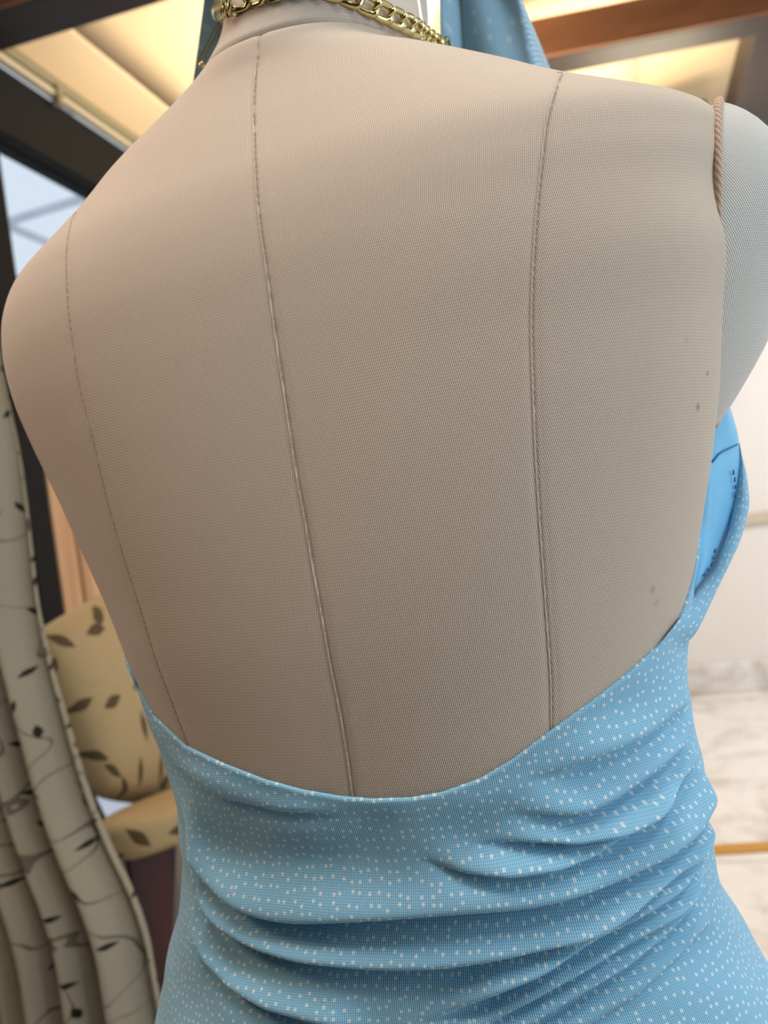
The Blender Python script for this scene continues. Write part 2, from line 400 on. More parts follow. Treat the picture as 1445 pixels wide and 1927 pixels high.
def body_n(th, z):
    e = 1e-3
    dt = body(th+e, z)-body(th-e, z); dz = body(th, z+e)-body(th, z-e)
    n = np.cross(dt, dz); n /= np.linalg.norm(n, axis=-1, keepdims=True)+1e-12
    P = body(th, z); c = np.stack([pch(z, CX)+0*P[..., 0], pch(z, YWK)+0*P[..., 0], P[..., 2]], -1)
    sg = np.sign(np.sum(n*(P-c), -1, keepdims=True)); return n*np.where(sg == 0, 1, sg)
def surf(th, z, off=0.0):
    P = body(th, z); return P+body_n(th, z)*np.asarray(off)[..., None]
# arc length around the form from the centre back, so that the knit keeps its gauge
_at = np.linspace(-PI*.5-.3, PI*1.5+.3, 1400); _az = np.linspace(.66, 1.62, 240)
_AT, _AZ = np.meshgrid(_at, _az); _AP = body(_AT, _AZ)
_ARC = np.concatenate([np.zeros((240, 1)), np.cumsum(np.linalg.norm(np.diff(_AP, axis=1), axis=2), axis=1)], 1)
_ic = int(np.argmin(abs(_at-PI/2))); _ARC = _ARC-_ARC[:, _ic:_ic+1]
def arc(th, z):
    th = np.asarray(th, float); z = np.asarray(z, float)+0*th
    fi = np.clip((th-_at[0])/(_at[1]-_at[0]), 0, 1398.999); fj = np.clip((z-_az[0])/(_az[1]-_az[0]), 0, 238.999)
    i = fi.astype(int); j = fj.astype(int); a = fi-i; b = fj-j
    return (_ARC[j, i]*(1-a)+_ARC[j, i+1]*a)*(1-b)+(_ARC[j+1, i]*(1-a)+_ARC[j+1, i+1]*a)*b
# BVH for shooting photo points onto the form
_tg = np.linspace(-1.2, PI+1.2, 320); _zg = np.linspace(.8, 1.6, 400)
_TH, _ZZ = np.meshgrid(_tg, _zg); _P = body(_TH, _ZZ)
_f = [(i*320+j, i*320+j+1, (i+1)*320+j+1, (i+1)*320+j) for i in range(399) for j in range(319)]
BVH = BVHTree.FromPolygons([tuple(p) for p in _P.reshape(-1, 3)], _f)
def hit(px, py):
    """photo point -> (theta, z) on the form, or None"""
    d = ray(px, py); d = d/np.linalg.norm(d)
    loc, n, i, dist = BVH.ray_cast(Vector(CC), Vector(d))
    if loc is None: return None
    z = loc.z; a, c, yb, yw = (float(pch(z, K)) for K in (AK, CX, YBK, YWK))
    X = max(-1, min(1, (loc.x-c)/a)); Y = (yw-loc.y)/(yw-yb)
    return math.atan2(math.copysign(abs(Y)**(NE/2), Y), math.copysign(abs(X)**(NE/2), X)), z
def hits(poly, sub=6):
    out = []
    for (x0, y0), (x1, y1) in zip(poly[:-1], poly[1:]):
        for k in range(sub):
            h = hit(x0+(x1-x0)*k/sub, y0+(y1-y0)*k/sub)
            if h: out.append(h)
    h = hit(*poly[-1])
    if h: out.append(h)
    return np.array(out)

# seams: theta as a function of z
def resample(poly, n):
    poly = np.array(poly, float); d = np.concatenate([[0], np.cumsum(np.linalg.norm(np.diff(poly, axis=0), axis=1))])
    s = np.linspace(0, d[-1], n)
    # smooth
    out = np.stack([np.interp(s, d, poly[:, k]) for k in range(2)], -1)
    for _ in range(3): out[1:-1] = (out[:-2]+2*out[1:-1]+out[2:])/4
    return out
def seam_fn(poly, side=None):
    poly = resample(poly, 70); h = hits([tuple(p) for p in poly], 3); o = np.argsort(h[:, 1]); zz, tt = h[o, 1], h[o, 0]
    zs = np.linspace(zz[0], zz[-1], 300); ts = np.interp(zs, zz, tt)
    k = np.ones(9)/9; ts2 = np.convolve(np.pad(ts, 4, mode='reflect', reflect_type='odd'), k, 'valid')
    f = lambda z: np.interp(z, zs, ts2)
    f.top = 9 if side is None else zs[-1]
    return f
SC_ = [(490, 60), (482, 130), (478, 200), (480, 300), (487, 400), (502, 500), (515, 600), (530, 700), (545, 800), (560, 900), (576, 980), (592, 1080), (608, 1160), (622, 1250), (640, 1330), (655, 1420), (665, 1500)]
SR_ = [(1060, 132), (1045, 165), (1030, 230), (1020, 320), (1010, 420), (1004, 520), (1002, 620), (1005, 720), (1010, 850), (1018, 980), (1026, 1090), (1033, 1190), (1040, 1290), (1040, 1362)]
SL_ = [(137, 408), (130, 429), (123, 484), (128, 588), (131, 609), (147, 722), (171, 816), (203, 950), (233, 1052), (262, 1140), (280, 1200), (292, 1242), (322, 1319), (352, 1400)]
thC, thR, thL = seam_fn(SC_), seam_fn(SR_, 0.0), seam_fn(SL_, PI)
# neck seam: z as function of theta
_nh = hits([(405, 108), (430, 84), (460, 68), (490, 58), (540, 48), (600, 40), (640, 40), (690, 46), (745, 58)])
_o = np.argsort(_nh[:, 0]); _pc = np.polyfit(_nh[_o, 0]-PI/2, _nh[_o, 1], 2)
print('neck seam', _nh[:, 0].min(), _nh[:, 0].max(), _nh[:, 1].min(), _nh[:, 1].max(), _pc)
def zneck(th):
    d = np.clip(np.asarray(th)-PI/2, _nh[:, 0].min()-PI/2-.1, _nh[:, 0].max()-PI/2+.1)
    zb = np.polyval(_pc, d)
    s = np.clip(-np.sin(th), 0, 1)
    return np.clip(zb, 1.452, 1.475)-.012*s
# dress top edge: z as function of theta
EDGE = [(248, 1262), (262, 1295), (290, 1345), (350, 1402), (420, 1435), (500, 1466), (570, 1485), (640, 1497), (700, 1502), (770, 1500), (830, 1490), (900, 1465), (960, 1430), (1040, 1370), (1110, 1320), (1180, 1265), (1245, 1205), (1270, 1178)]
_eh = hits(EDGE); _eo = np.argsort(_eh[:, 0]); ET, EZ = _eh[_eo, 0], _eh[_eo, 1]
print('edge th', ET[0], ET[-1], 'z', EZ[0], EZ[-1], EZ.min())
_t0, _z0, _t1, _z1 = ET[0], EZ[0], ET[-1], EZ[-1]
_ft = np.array([_t1-2*PI, -1.66, -2.1, -PI/2, -1.0, -.55, _t0]); _fz = np.array([_z1, 1.225, 1.25, 1.215, 1.25, 1.225, _z0])
ext_t = np.concatenate([_ft[:-1], ET]); ext_z = np.concatenate([_fz[:-1], EZ])
def zedge(th):
    th = (np.asarray(th)-(_t1-2*PI)) % (2*PI)+(_t1-2*PI)
    return np.interp(th, ext_t, ext_z)

form = tag(empty('dress_form', (0, 0, 0)), 'cream knit covered tailor dress form seen from behind, filling the photo', 'dress form')
def col_fracs(n, edge=.012):
    s = np.linspace(0, 1, n); extra = np.array([edge*.25, edge*.5, edge, edge*1.8, edge*3])
    return np.unique(np.concatenate([s, extra, 1-extra]))
def panel(name, fa, fb, mat, n=44, rows=190, dip=(1, 1)):
    s = col_fracs(n); zt = zneck
    tA, tB = fa(1.46), fb(1.46)
    R = []; U = []
    zb = .80
    top = zt(tA+(tB-tA)*s)
    tr_ = np.concatenate([np.linspace(0, .97, rows), np.linspace(.97, 1, 14)[1:]])
    for t in tr_:
        z = zb+(top-zb)*t
        th = fa(z)+(fb(z)-fa(z))*s
        P0 = body(th, z)
        d = np.concatenate([[0], np.cumsum(np.linalg.norm(np.diff(P0, axis=0), axis=1))])
        off = np.zeros_like(th)
        ka = np.clip((getattr(fa, 'top', 9)-z)/.003, 0, 1); kb_ = np.clip((getattr(fb, 'top', 9)-z)/.003, 0, 1)
        if dip[0]: off -= ka*( .0006*np.exp(-(d/.0007)**2)+.0003*np.exp(-((d-.002)/.0012)**2))
        if dip[1]: off -= kb_*(.0006*np.exp(-((d[-1]-d)/.0007)**2)+.0003*np.exp(-((d[-1]-d-.002)/.0012)**2))
        dt = (top-z); off -= .0010*np.exp(-(dt/.0012)**2)
        cov = np.clip((zedge(th)-.002-z)/.008, 0, 1); off -= .004*cov
        R.append(surf(th, z, off)); U.append(np.stack([arc(th if name != 'front_panel' else th-PI, z), z+0*d], -1))
    return grid_obj(name, np.array(R), mat, form, np.array(U))
# two small rubbed stains on the right side of the back
def add_stain(mat, P, r, k):
    t = mat.node_tree; pb = t.nodes['Principled BSDF'].inputs['Base Color']; src = pb.links[0].from_socket
    tc = t.nodes.new('ShaderNodeTexCoord'); vd = t.nodes.new('ShaderNodeVectorMath'); vd.operation = 'DISTANCE'
    t.links.new(tc.outputs['Object'], vd.inputs[0]); vd.inputs[1].default_value = tuple(P)
    mr = t.nodes.new('ShaderNodeMapRange'); mr.interpolation_type = 'SMOOTHSTEP'; t.links.new(vd.outputs['Value'], mr.inputs[0])
    mr.inputs[1].default_value = 0; mr.inputs[2].default_value = r; mr.inputs[3].default_value = k; mr.inputs[4].default_value = 0
    mx = t.nodes.new('ShaderNodeMix'); mx.data_type = 'RGBA'; t.links.new(mr.outputs[0], mx.inputs[0]); t.links.new(src, mx.inputs[6]); mx.inputs[7].default_value = rgb(96, 80, 66)
    t.links.new(mx.outputs[2], pb)
for (x_, y_, r_, k_) in ((1331, 703, .0022, .55), (1313, 766, .0030, .6), (1228, 1110, .003, .35), (1235, 1135, .003, .25), (1292, 640, .002, .2)):
    h_ = hit(x_, y_)
    if h_: add_stain(m_skin[3], body(h_[0], h_[1]), r_, k_)
cst = lambda v: (lambda z: v+0*np.asarray(z, float))
panel('back_panel', thR, thC, m_skin[2])
panel('back_panel', thC, thL, m_skin[1])
panel('side_back_panel', cst(0.0), thR, m_skin[3])
panel('side_back_panel', thL, cst(PI), m_skin[0])
panel('front_panel', cst(PI), cst(2*PI), m_skin[4], 60, 90, (0, 0))
# neck
nt = np.linspace(0, 2*PI, 181)
zb_ = zneck(nt); Rn = []; Un = []
for t in np.concatenate([np.linspace(0, .08, 8), np.linspace(.1, 1, 22)]):
    z = zb_+(1.60-zb_)*t
    off = -.0012*np.exp(-((z-zb_)/.0010)**2)
    Rn.append(surf(nt, z, off)); Un.append(np.stack([nt*.06, z], -1))
grid_obj('neck', np.array(Rn), m_neck, form, np.array(Un))
nc = []
for k in range(8):
    a = k/7*PI/2; f = math.cos(a); P = body(nt, np.full_like(nt, 1.60)); c0 = np.array([.008, .006, 1.60])
    Q = c0+(P-c0)*f; Q[:, 2] = 1.60+.018*math.sin(a); nc.append(Q)
grid_obj('neck_cap', np.array(nc), m_stand, form)
# seam stitching dashes
def stitches(fn, z0, z1, side, mat, keep, name='stitching'):
    V = []; Fc = []
    z = z0; k = 0
    while z < z1:
        k += 1; ln = random.uniform(.0022, .0036)
        if random.random() < keep:
            zz = np.linspace(z, z+ln, 3); wv = .00016
            th = fn(zz); n = body_n(th, zz); P = body(th, zz)
            tx_ = np.cross(n, [0, 0, 1.0]); tx_ /= np.linalg.norm(tx_, axis=1)[:, None]
            b = len(V)
            for i in range(3):
                c = P[i]+tx_[i]*side+n[i]*(-.0002+(.0004 if i == 1 else 0))
                V += [c-tx_[i]*wv, c+n[i]*.00025, c+tx_[i]*wv]
            for i in range(2):
                for j in range(2): Fc.append((b+i*3+j, b+i*3+j+1, b+i*3+j+4, b+i*3+j+3))
        z += ln+random.uniform(.0006, .0014)
    tag(mesh_obj(name, V, Fc, mat, form, False), kind='stuff')
ztop = 1.462
stitches(thC, float(zedge(thC(1.08)))-.002, ztop, -.0000, m_thread, .85)
stitches(thR, float(zedge(thR(1.1)))-.002, thR.top, 0.0, m_thread, .95)
stitches(thL, float(zedge(thL(1.08)))-.004, thL.top, 0.0, m_thread, .95)
# light ridge of the folded seam allowance beside the seams
def ridge(fn, z0, z1, side, r, mat):
    zz = np.linspace(z0, z1, 90); th = fn(zz); n = body_n(th, zz); P = body(th, zz)
    tx_ = np.cross(n, [0, 0, 1.0]); tx_ /= np.linalg.norm(tx_, axis=1)[:, None]
    o = tube('seam_fold', list(P+tx_*side-n*.00015), r, mat, form, 6)
ridge(thC, float(zedge(thC(1.08)))-.001, 1.44, .0008, .00030, m_thread2)
ridge(thR, float(zedge(thR(1.1)))-.001, 1.40, .0009, .00030, m_thread2)
# arm caps
def arm(sg):
    zc, hz, yc, hy = (1.3065, .0775, .004, .040) if sg > 0 else (1.300, .070, .004, .044)
    nphi = 72; ph = np.linspace(0, 2*PI, nphi, endpoint=False)
    def xline(z, y):
        return (np.interp(z, AXZ, AXX)-.0035+.17*y) if sg > 0 else -np.interp(z, AXZ, AXX)+.014
    BH = .035 if sg > 0 else .020
    rows = []
    for f, bx in [(.55, -.05), (.72, -.02), (.96, -.003), (1.0, 0)]+[(f, BH*(1-f*f)**.75) for f in (.99, .97, .94, .9, .84, .76, .66, .54, .41, .27, .13, .001)]:
        z = zc+hz*f*np.sin(ph); y = yc+hy*f*np.cos(ph)-.016*np.sin(ph)
        x = xline(z, y)+sg*bx*(1+.38*np.sin(ph)*f)
        rows.append(np.stack([x, y, z], -1))
    R_ = np.array(rows)
    cap = grid_obj('arm_cap', R_, m_cap, form, np.stack([R_[..., 1]+R_[..., 0]*.6, R_[..., 2]], -1), close_u=True)
    z = zc+hz*1.0*np.sin(ph); y = yc+hy*1.0*np.cos(ph)-.016*np.sin(ph); x = xline(z, y)+sg*.0015
    Ppp = [Vector((x[i], y[i], z[i])) for i in range(nphi)]
    pp = tube('arm_piping', Ppp, [(.0022 if sg > 0 else .001)*(.3+.7*(.5+.5*math.sin(a))) for a in ph], m_pipe, cap, 10, closed=True)
    me = pp.data; ul = me.uv_layers.new(name='UVMap')
    for p in me.polygons:
        for li in p.loop_indices:
            vi = me.loops[li].vertex_index; ul.data[li].uv = (vi//10*.006, (vi % 10)*.0016)
_al = [(1362, 190), (1364, 300), (1367, 400), (1364, 550), (1360, 650), (1352, 730), (1347, 800)]
_ap = np.array([on_y(x, y, .008) for x, y in _al]); _ao = np.argsort(_ap[:, 2]); AXZ, AXX = _ap[_ao, 2], _ap[_ao, 0]
print('arm line', AXZ.round(3), AXX.round(3), 'body a', pch(AXZ, AK).round(3))
arm(1); arm(-1)
# stand
tube('stand_pole', [(0, 0, .03), (0, 0, .82)], .016, m_stand, form, 20)
base_r = [(.0, .0), (.17, .0), (.17, .012), (.15, .02), (.04, .028), (.022, .05), (.0, .05)]
nb = 40; P = np.array([[(r*math.cos(a), r*math.sin(a), z) for a in np.linspace(0, 2*PI, nb, endpoint=False)] for r, z in base_r])
grid_obj('stand_base', P, m_stand, form, close_u=True)

# ------------------------------------------------------------------ blue dress
dress = tag(empty('halter_dress', (0, 0, 0)), 'light blue halter dress with tiny white dots, ruched low across its back', 'dress')
FOLDS = [  # photo polyline of the crease, height of ridge above it, ridge width, crease depth
 ([(1000, 1464), (1060, 1450), (1113, 1426), (1170, 1402), (1211, 1381), (1245, 1352), (1285, 1325)], .0036, .011, .0026),
 ([(960, 1528), (1000, 1530), (1057, 1532), (1100, 1525), (1151, 1502), (1211, 1460), (1264, 1411), (1300, 1350)], .0046, .009, .0032),
 ([(900, 1583), (1000, 1581), (1075, 1581), (1151, 1562), (1211, 1532), (1264, 1479), (1300, 1420)], .0048, .008, .0036),
 ([(800, 1612), (868, 1634), (956, 1638), (1040, 1627), (1100, 1608), (1132, 1592), (1200, 1555), (1260, 1505)], .0056, .010, .0036),
 ([(366, 1588), (385, 1626), (426, 1674), (485, 1715), (556, 1731), (603, 1728), (720, 1720), (838, 1711), (985, 1699), (1075, 1677), (1151, 1647), (1226, 1609), (1283, 1564), (1320, 1502)], .0072, .017, .0045),
 ([(371, 1603), (382, 1674), (420, 1734), (485, 1781), (573, 1805), (720, 1820), (838, 1817), (956, 1793), (1100, 1752), (1151, 1719), (1226, 1658), (1290, 1610), (1322, 1560)], .0062, .011, .0035),
 ([(367, 1626), (369, 1700), (376, 1760), (398, 1812), (440, 1858), (510, 1898), (600, 1925), (700, 1945)], .0050, .011, .004),
 ([(800, 1925), (897, 1885), (1015, 1828), (1075, 1790), (1170, 1735), (1264, 1672), (1318, 1610)], .0062, .010, .004),
 ([(860, 1960), (1000, 1882), (1113, 1812), (1188, 1765), (1264, 1715), (1322, 1655)], .0050, .009, .0034),
 ([(900, 1990), (1000, 1930), (1094, 1870), (1181, 1815), (1245, 1762), (1310, 1700)], .0052, .009, .0036),
 ([(1000, 1990), (1100, 1935), (1200, 1870), (1280, 1800), (1330, 1740)], .0022, .010, .0015),
 ([(380, 1560), (430, 1600), (500, 1622), (600, 1612), (700, 1570), (760, 1530)], -.0022, .014, 0),
 ([(330, 1440), (420, 1500), (520, 1525), (640, 1530)], .0010, .014, .0012),
]
fold_data = []
for poly, hgt, wd, dep in FOLDS:
    h = hits(poly)
    if len(h) < 4: continue
    o = np.argsort(h[:, 0]); t_, z_ = h[o, 0], h[o, 1]
    ts = np.linspace(t_[0], t_[-1], 80); zs = np.interp(ts, t_, z_)
    k = np.ones(5)/5; zs = np.convolve(np.pad(zs, 2, mode='edge'), k, 'valid')
    fold_data.append((ts, zs, hgt, wd, dep))
def sstep(x): x = np.clip(x, 0, 1); return x*x*(3-2*x)
def fold_disp(th, z):
    D = np.zeros_like(th)
    for ts, zs, hgt, wd, dep in fold_data:
        L = ts[-1]-ts[0]
        fl_ = sstep((th-ts[0]+.04)/.16)*sstep((ts[-1]+.03-th)/(.14 if ts[-1] > 2.2 else .26))
        # on the right side the fold runs on around the body and fades slowly
        zf = np.interp(th, ts, zs)
        zf = np.where(th < ts[0], zs[0]+(ts[0]-th)*.08, zf)
        slope = np.interp(th, ts, np.gradient(zs, ts))/.15
        nrm = 1/np.sqrt(1+np.clip(slope, -1, 1)**2)
        s = (z-zf)*nrm
        up_ = hgt*(1-np.exp(-np.maximum(s, 0)/.0016))*np.exp(-(np.maximum(s, 0)/wd)**2)
        dn = -dep*np.exp(-(np.minimum(s, 0)/.006)**2)*np.where(s < 0, 1, np.exp(-np.maximum(s, 0)/.0008))
        if hgt < 0: D += fl_*hgt*np.exp(-(s/wd)**2); continue
        D += fl_*(up_+dn)
    return D
# fine wrinkles
def wr(th, z):
    return .0006*np.sin(th*5.3+z*95+2*np.sin(th*3))+.0004*np.sin(th*9.1-z*160)
cols = np.concatenate([np.linspace(-2.2-PI/1.0+.0, -.45, 70)[:-1], np.linspace(-.45, PI+.35, 640)])
cols = cols[(cols > PI+.35-2*PI)]
cols = np.concatenate([[PI+.35-2*PI], cols])
ze = zedge(cols)
rowt = [(-1.0, -.0022), (0.0, -.0012), (.0004, .0004), (.0016, .0012)]
R = []; U = []
Pm = body(cols, np.full_like(cols, 1.1)); du = np.concatenate([[0], np.cumsum(np.linalg.norm(np.diff(Pm, axis=0), axis=1))])
for k, off in [(0, -.003), (1, .0004), (2, .0012)]:
    z = ze-[.0015, 0, .0006][k]
    R.append(surf(cols, z, np.full_like(cols, off))); U.append(np.stack([du, z], -1))
nr = 330
for t in np.linspace(0, 1, nr)[0:]:
    z = (ze-.0016)+(.905-(ze-.0016))*t
    fade = sstep((ze-z)/.012)
    off = .0015+fade*(1.35*fold_disp(cols, z)+wr(cols, z))
    R.append(surf(cols, z, np.maximum(off, -.0025))); U.append(np.stack([du, z], -1))
for z0 in np.linspace(.895, .66, 24):
    z = np.full_like(cols, z0)
    fl2 = sstep((.905-z0)/.2)
    off = .0015+1.35*fold_disp(cols, z)*(1-fl2)+.008*fl2*np.sin(cols*14)+.012*fl2
    R.append(surf(cols, z, off)); U.append(np.stack([du, z], -1))
sk = grid_obj('bodice_and_skirt', np.array(R), m_dress, dress, np.array(U))

# side edge band and cup on the right of the photo
NB = 70
inn = resample([(1180, 1268), (1241, 1214), (1299, 1138), (1347, 1069), (1372, 1000), (1385, 927), (1390, 869), (1389, 836)], NB)
outr = resample([(1184, 1270), (1250, 1248), (1310, 1196), (1354, 1101), (1394, 1018), (1412, 949), (1405, 890), (1389, 834)], NB)
def depthY(t):   # from on the body to the side of the bust
    return np.interp(t, [0, .12, .22, .35, .6, 1], [-.078, -.062, -.040, -.005, .045, .070])
h0 = hit(1180, 1268); p0 = body(h0[0], h0[1]); h1 = hit(1241, 1214); p1 = body(h1[0], h1[1]); print('band start y', p0[1], p1[1])
def bandY(t): return np.interp(t, [0, .17, .30, .45, .7, 1], [p0[1]-.003, p1[1]-.004, p1[1]+.018, .005, .04, .062])
def edgeY(pts, extra):
    ys = []; last = None
    for i in range(NB):
        t = i/(NB-1); Y = float(bandY(t))+extra
        h = hit(pts[i, 0], pts[i, 1]) if t < .55 else None
        if h is not None:
            yb_ = float(body(h[0], h[1])[1]); lift = .0035*min(1, max(0, (t-.10)/.2))-.0045*max(0, 1-t/.18)
            last = yb_-lift-.0022; ys.append(last if t < .30 else min(last, Y) if last > Y else last)
        elif last is not None and last > Y: ys.append(last)
        else: ys.append(Y)
    ys = np.array(ys)
    for _ in range(8): ys[1:-1] = (ys[:-2]+2*ys[1:-1]+ys[2:])/4
    return ys
YA_, YB_ = edgeY(inn, .002), edgeY(outr, .006)
R = []; U = []
for i in range(NB):
    t = i/(NB-1)
    a = on_y(inn[i, 0], inn[i, 1], YA_[i]); b = on_y(outr[i, 0], outr[i, 1], YB_[i])
    row = []
    for q in np.linspace(-.15*min(1, max(0, (t-.3)*6)), 1+.1*min(1, t*3), 18):
        qq = min(max(q, 0), 1)
        p = a+(b-a)*qq
        bulge = .006*math.sin(PI*qq)**.7*min(1, max(0, (t-.16)*2.6))
        p = p+np.array([.002, -1, 0])*bulge
        if q < 0: p = p+np.array([0, 1, 0])*.02*(-q)
        if q > 1: p = p+np.array([-.1, 1, 0])*.1*(q-1)
        row.append(p)
    R.append(row); U.append([(q*.021, t*.14) for q in np.linspace(0, 1, 18)])
grid_obj('edge_band', np.array(R), m_dress, dress, np.array(U))
# inner lining between the form and the band
bodyedge = resample([(1225, 1232), (1275, 1150), (1290, 1083), (1298, 1050), (1308, 963), (1318, 869), (1325, 803), (1335, 765)], NB)
inn2 = resample([(1241, 1214), (1299, 1138), (1347, 1069), (1373, 1000), (1386, 927), (1391, 869), (1388, 818), (1374, 768)], NB)
R = []; U = []
for i in range(NB):
    t = i/(NB-1)
    Yb = np.interp(t, [0, .2, 1], [p1[1]+.006, -.0, .035]); Yo = np.interp(t, [0, .2, .5, 1], [p1[1]+.008, .008, .045, .066])
    a = on_y(bodyedge[i, 0], bodyedge[i, 1], Yb); b = on_y(inn2[i, 0]+1, inn2[i, 1], Yo)
    row = []
    for q in np.linspace(0, 1, 16):
        p = a+(b-a)*q+np.array([0, -1, 0])*(.006*math.sin(PI*q)*min(1, t*3)+.0012*math.sin(q*9+t*7))
        row.append(p)
    R.append(row); U.append([(q*.02, t*.14) for q in np.linspace(0, 1, 16)])
lin = tag(grid_obj('cup_lining', np.array(R), m_lining, dress, np.array(U)), 'plain light blue satin lining inside the cup')
LG = np.array(R)
def on_lining(px, py):
    best = min(((np.linalg.norm(project(LG[i, j])-(px, py)), i, j) for i in range(NB) for j in range(16)))
    return LG[best[1], best[2]]+np.array([0, -.0012, 0])
m_bst = plain_material('dark_blue_thread', rgb(60, 110, 150), .8)
tube('cup_seam', [on_lining(*p) for p in ((1338, 868), (1350, 855), (1362, 847), (1374, 840), (1386, 834))], .0005, m_bst, lin, 6)
for a, b in (((1380, 885), (1380, 893)), ((1383, 898), (1382, 907)), ((1384, 912), (1383, 920)), ((1384, 925), (1382, 935)), ((1347, 1033), (1345, 1040)), ((1344, 1045), (1342, 1052)), ((1341, 1057), (1338, 1064)), ((1336, 1068), (1332, 1074)), ((1329, 1078), (1325, 1084))):
    pa = on_y(*a, float(on_lining(*a)[1])-.002); pb = on_y(*b, float(on_lining(*b)[1])-.002)
    tube('stitch', [pa, pb], .0005, m_bst, lin, 6)
# outer cup running round to the front of the bust
def cup(sg):
    R = []; U = []
    for i in range(26):
        t = i/25
        z = 1.16+.13*t
        row = []
        for q in np.linspace(0, 1, 22):
            th = -.15-1.25*q
            if sg < 0: th = PI-th
            zz = 1.15+(.135-.05*q*0)*t
            off = .004+.022*math.sin(PI*min(1, q*1.05))*math.sin(PI*min(1, t*.95+.05))
            row.append(surf(np.array(th), np.array(zz), np.array(off)))
        R.append(row); U.append([(q*.14, t*.13) for q in np.linspace(0, 1, 22)])
    grid_obj('cup', np.array(R), m_dress, dress, np.array(U))
cup(1); cup(-1)
# halter straps: rise from the cups either side of the neck and tie behind it
def strap(rows, name='halter_strap'):
    """rows: list of (left point, right point, fold amount)"""
    rows = [(np.array(a, float), np.array(b, float), f) for a, b, f in rows]
    n = 40; R = []; U = []
    ks = np.linspace(0, len(rows)-1, n)
    for k in ks:
        i = min(int(k), len(rows)-2); s = k-i; 
        a = rows[i][0]*(1-s)+rows[i+1][0]*s; b = rows[i][1]*(1-s)+rows[i+1][1]*s; f = rows[i][2]*(1-s)+rows[i+1][2]*s
        row = []
        for q in np.linspace(0, 1, 26):
            p = a+(b-a)*q
            y = .004*math.sin(q*PI*3.1+k*.7)*min(1, f*3)-.5*f*max(0, .12-q)+(f*1.1*max(0, q-.72))
            row.append(p+np.array([0, y, 0]))
        R.append(row); w = np.linalg.norm(b-a); U.append([(q*w, -a[2]) for q in np.linspace(0, 1, 26)])
    R = np.array(R)
    for _ in range(2): R[1:-1] = (R[:-2]+2*R[1:-1]+R[2:])/4
    o = grid_obj(name, R, m_strap, dress, np.array(U)); md = o.modifiers.new('s', 'SOLIDIFY'); md.thickness = .0006
Ys = .105
strap([((.065, .135, 1.24), (.175, .115, 1.24), 0), (on_y(845, 190, Ys), on_y(1092, 210, Ys), .3), (on_y(846, 100, Ys-.01), on_y(1064, 122, Ys-.01), .5), (on_y(845, 0, Ys-.02), on_y(1030, 0, Ys-.02), .5),
       (on_y(835, -90, Ys-.03), on_y(985, -100, Ys-.03), .4), ((.062, .02, 1.565), (.085, .012, 1.585), 0), ((.0, -.058, 1.56), (.0, -.062, 1.585), 0)])
strap([((-.165, .115, 1.24), (-.06, .135, 1.24), 0), (on_y(372, 200, Ys), on_y(560, 200, Ys), .2), (on_y(384, 110, Ys-.01), on_y(560, 110, Ys-.01), .2), (on_y(399, 0, Ys-.02), on_y(555, 0, Ys-.02), .2),
       (on_y(412, -80, Ys-.03), on_y(540, -90, Ys-.03), .2), ((-.062, .02, 1.565), (-.045, .03, 1.585), 0), ((0.0, -.058, 1.56), (0.0, -.062, 1.585), 0)])
kb = bmesh.new(); bmesh.ops.create_icosphere(kb, subdivisions=3, radius=.016)
for v in kb.verts: v.co = Vector((v.co.x*1.3+.005, v.co.y*.7-.064, v.co.z+1.573))
me = bpy.data.meshes.new('knot'); kb.to_mesh(me); kb.free(); link_mesh('knot', me, m_strap, dress)
# little sewn care label poking out at the hip
pl = [on_y(*p, -.03) for p in ((302, 1927), (306, 1893), (318, 1884), (322, 1935))]
extrude_poly('sewn_label', pl, (0, .0012, 0), m_alu, dress, 0, smooth=False)

tg_ = [on_y(*p, .05) for p in ((776, -70), (800, -70), (806, 44), (797, 50))]
tag(extrude_poly('care_label', tg_, (0, .0006, 0), plain_material('white_label', rgb(225, 225, 225), .8), dress, 0, smooth=False), 'white woven label')
# ------------------------------------------------------------------ gold chain necklace
neckl = tag(empty('chain_necklace', (.008, .006, 1.47)), 'chunky gold curb chain necklace around the neck of the dress form', 'necklace')
lk = bmesh.new()
def link_mesh_data(L=.0150, Wd=.0098, r=.0014):
    n, m = 20, 8; V = []; Fc = []
    for i in range(n):
        a = 2*PI*i/n; st_ = (L-Wd)/2-r*.2
        cx_ = math.cos(a)*(Wd/2-r)+math.copysign(st_, math.cos(a)) if abs(math.cos(a)) > 1e-6 else 0
        cy_ = math.sin(a)*(Wd/2-r)
        nx, ny = math.cos(a), math.sin(a)
        tw = .0011*math.sin(2*a)
        for k in range(m):
            b = 2*PI*k/m+PI/8
            V.append((cx_+nx*math.cos(b)*r*1.25, cy_+ny*math.cos(b)*r*1.25, tw+math.sin(b)*r))
    for i in range(n):
        for k in range(m):
            Fc.append((i*m+k, i*m+(k+1) % m, ((i+1) % n)*m+(k+1) % m, ((i+1) % n)*m+k))
    me = bpy.data.meshes.new('chain_link'); me.from_pydata(V, [], Fc); me.update(); me.materials.append(m_gold)
    me.polygons.foreach_set('use_smooth', [True]*len(me.polygons)); return me
lk.free()
lme = link_mesh_data()
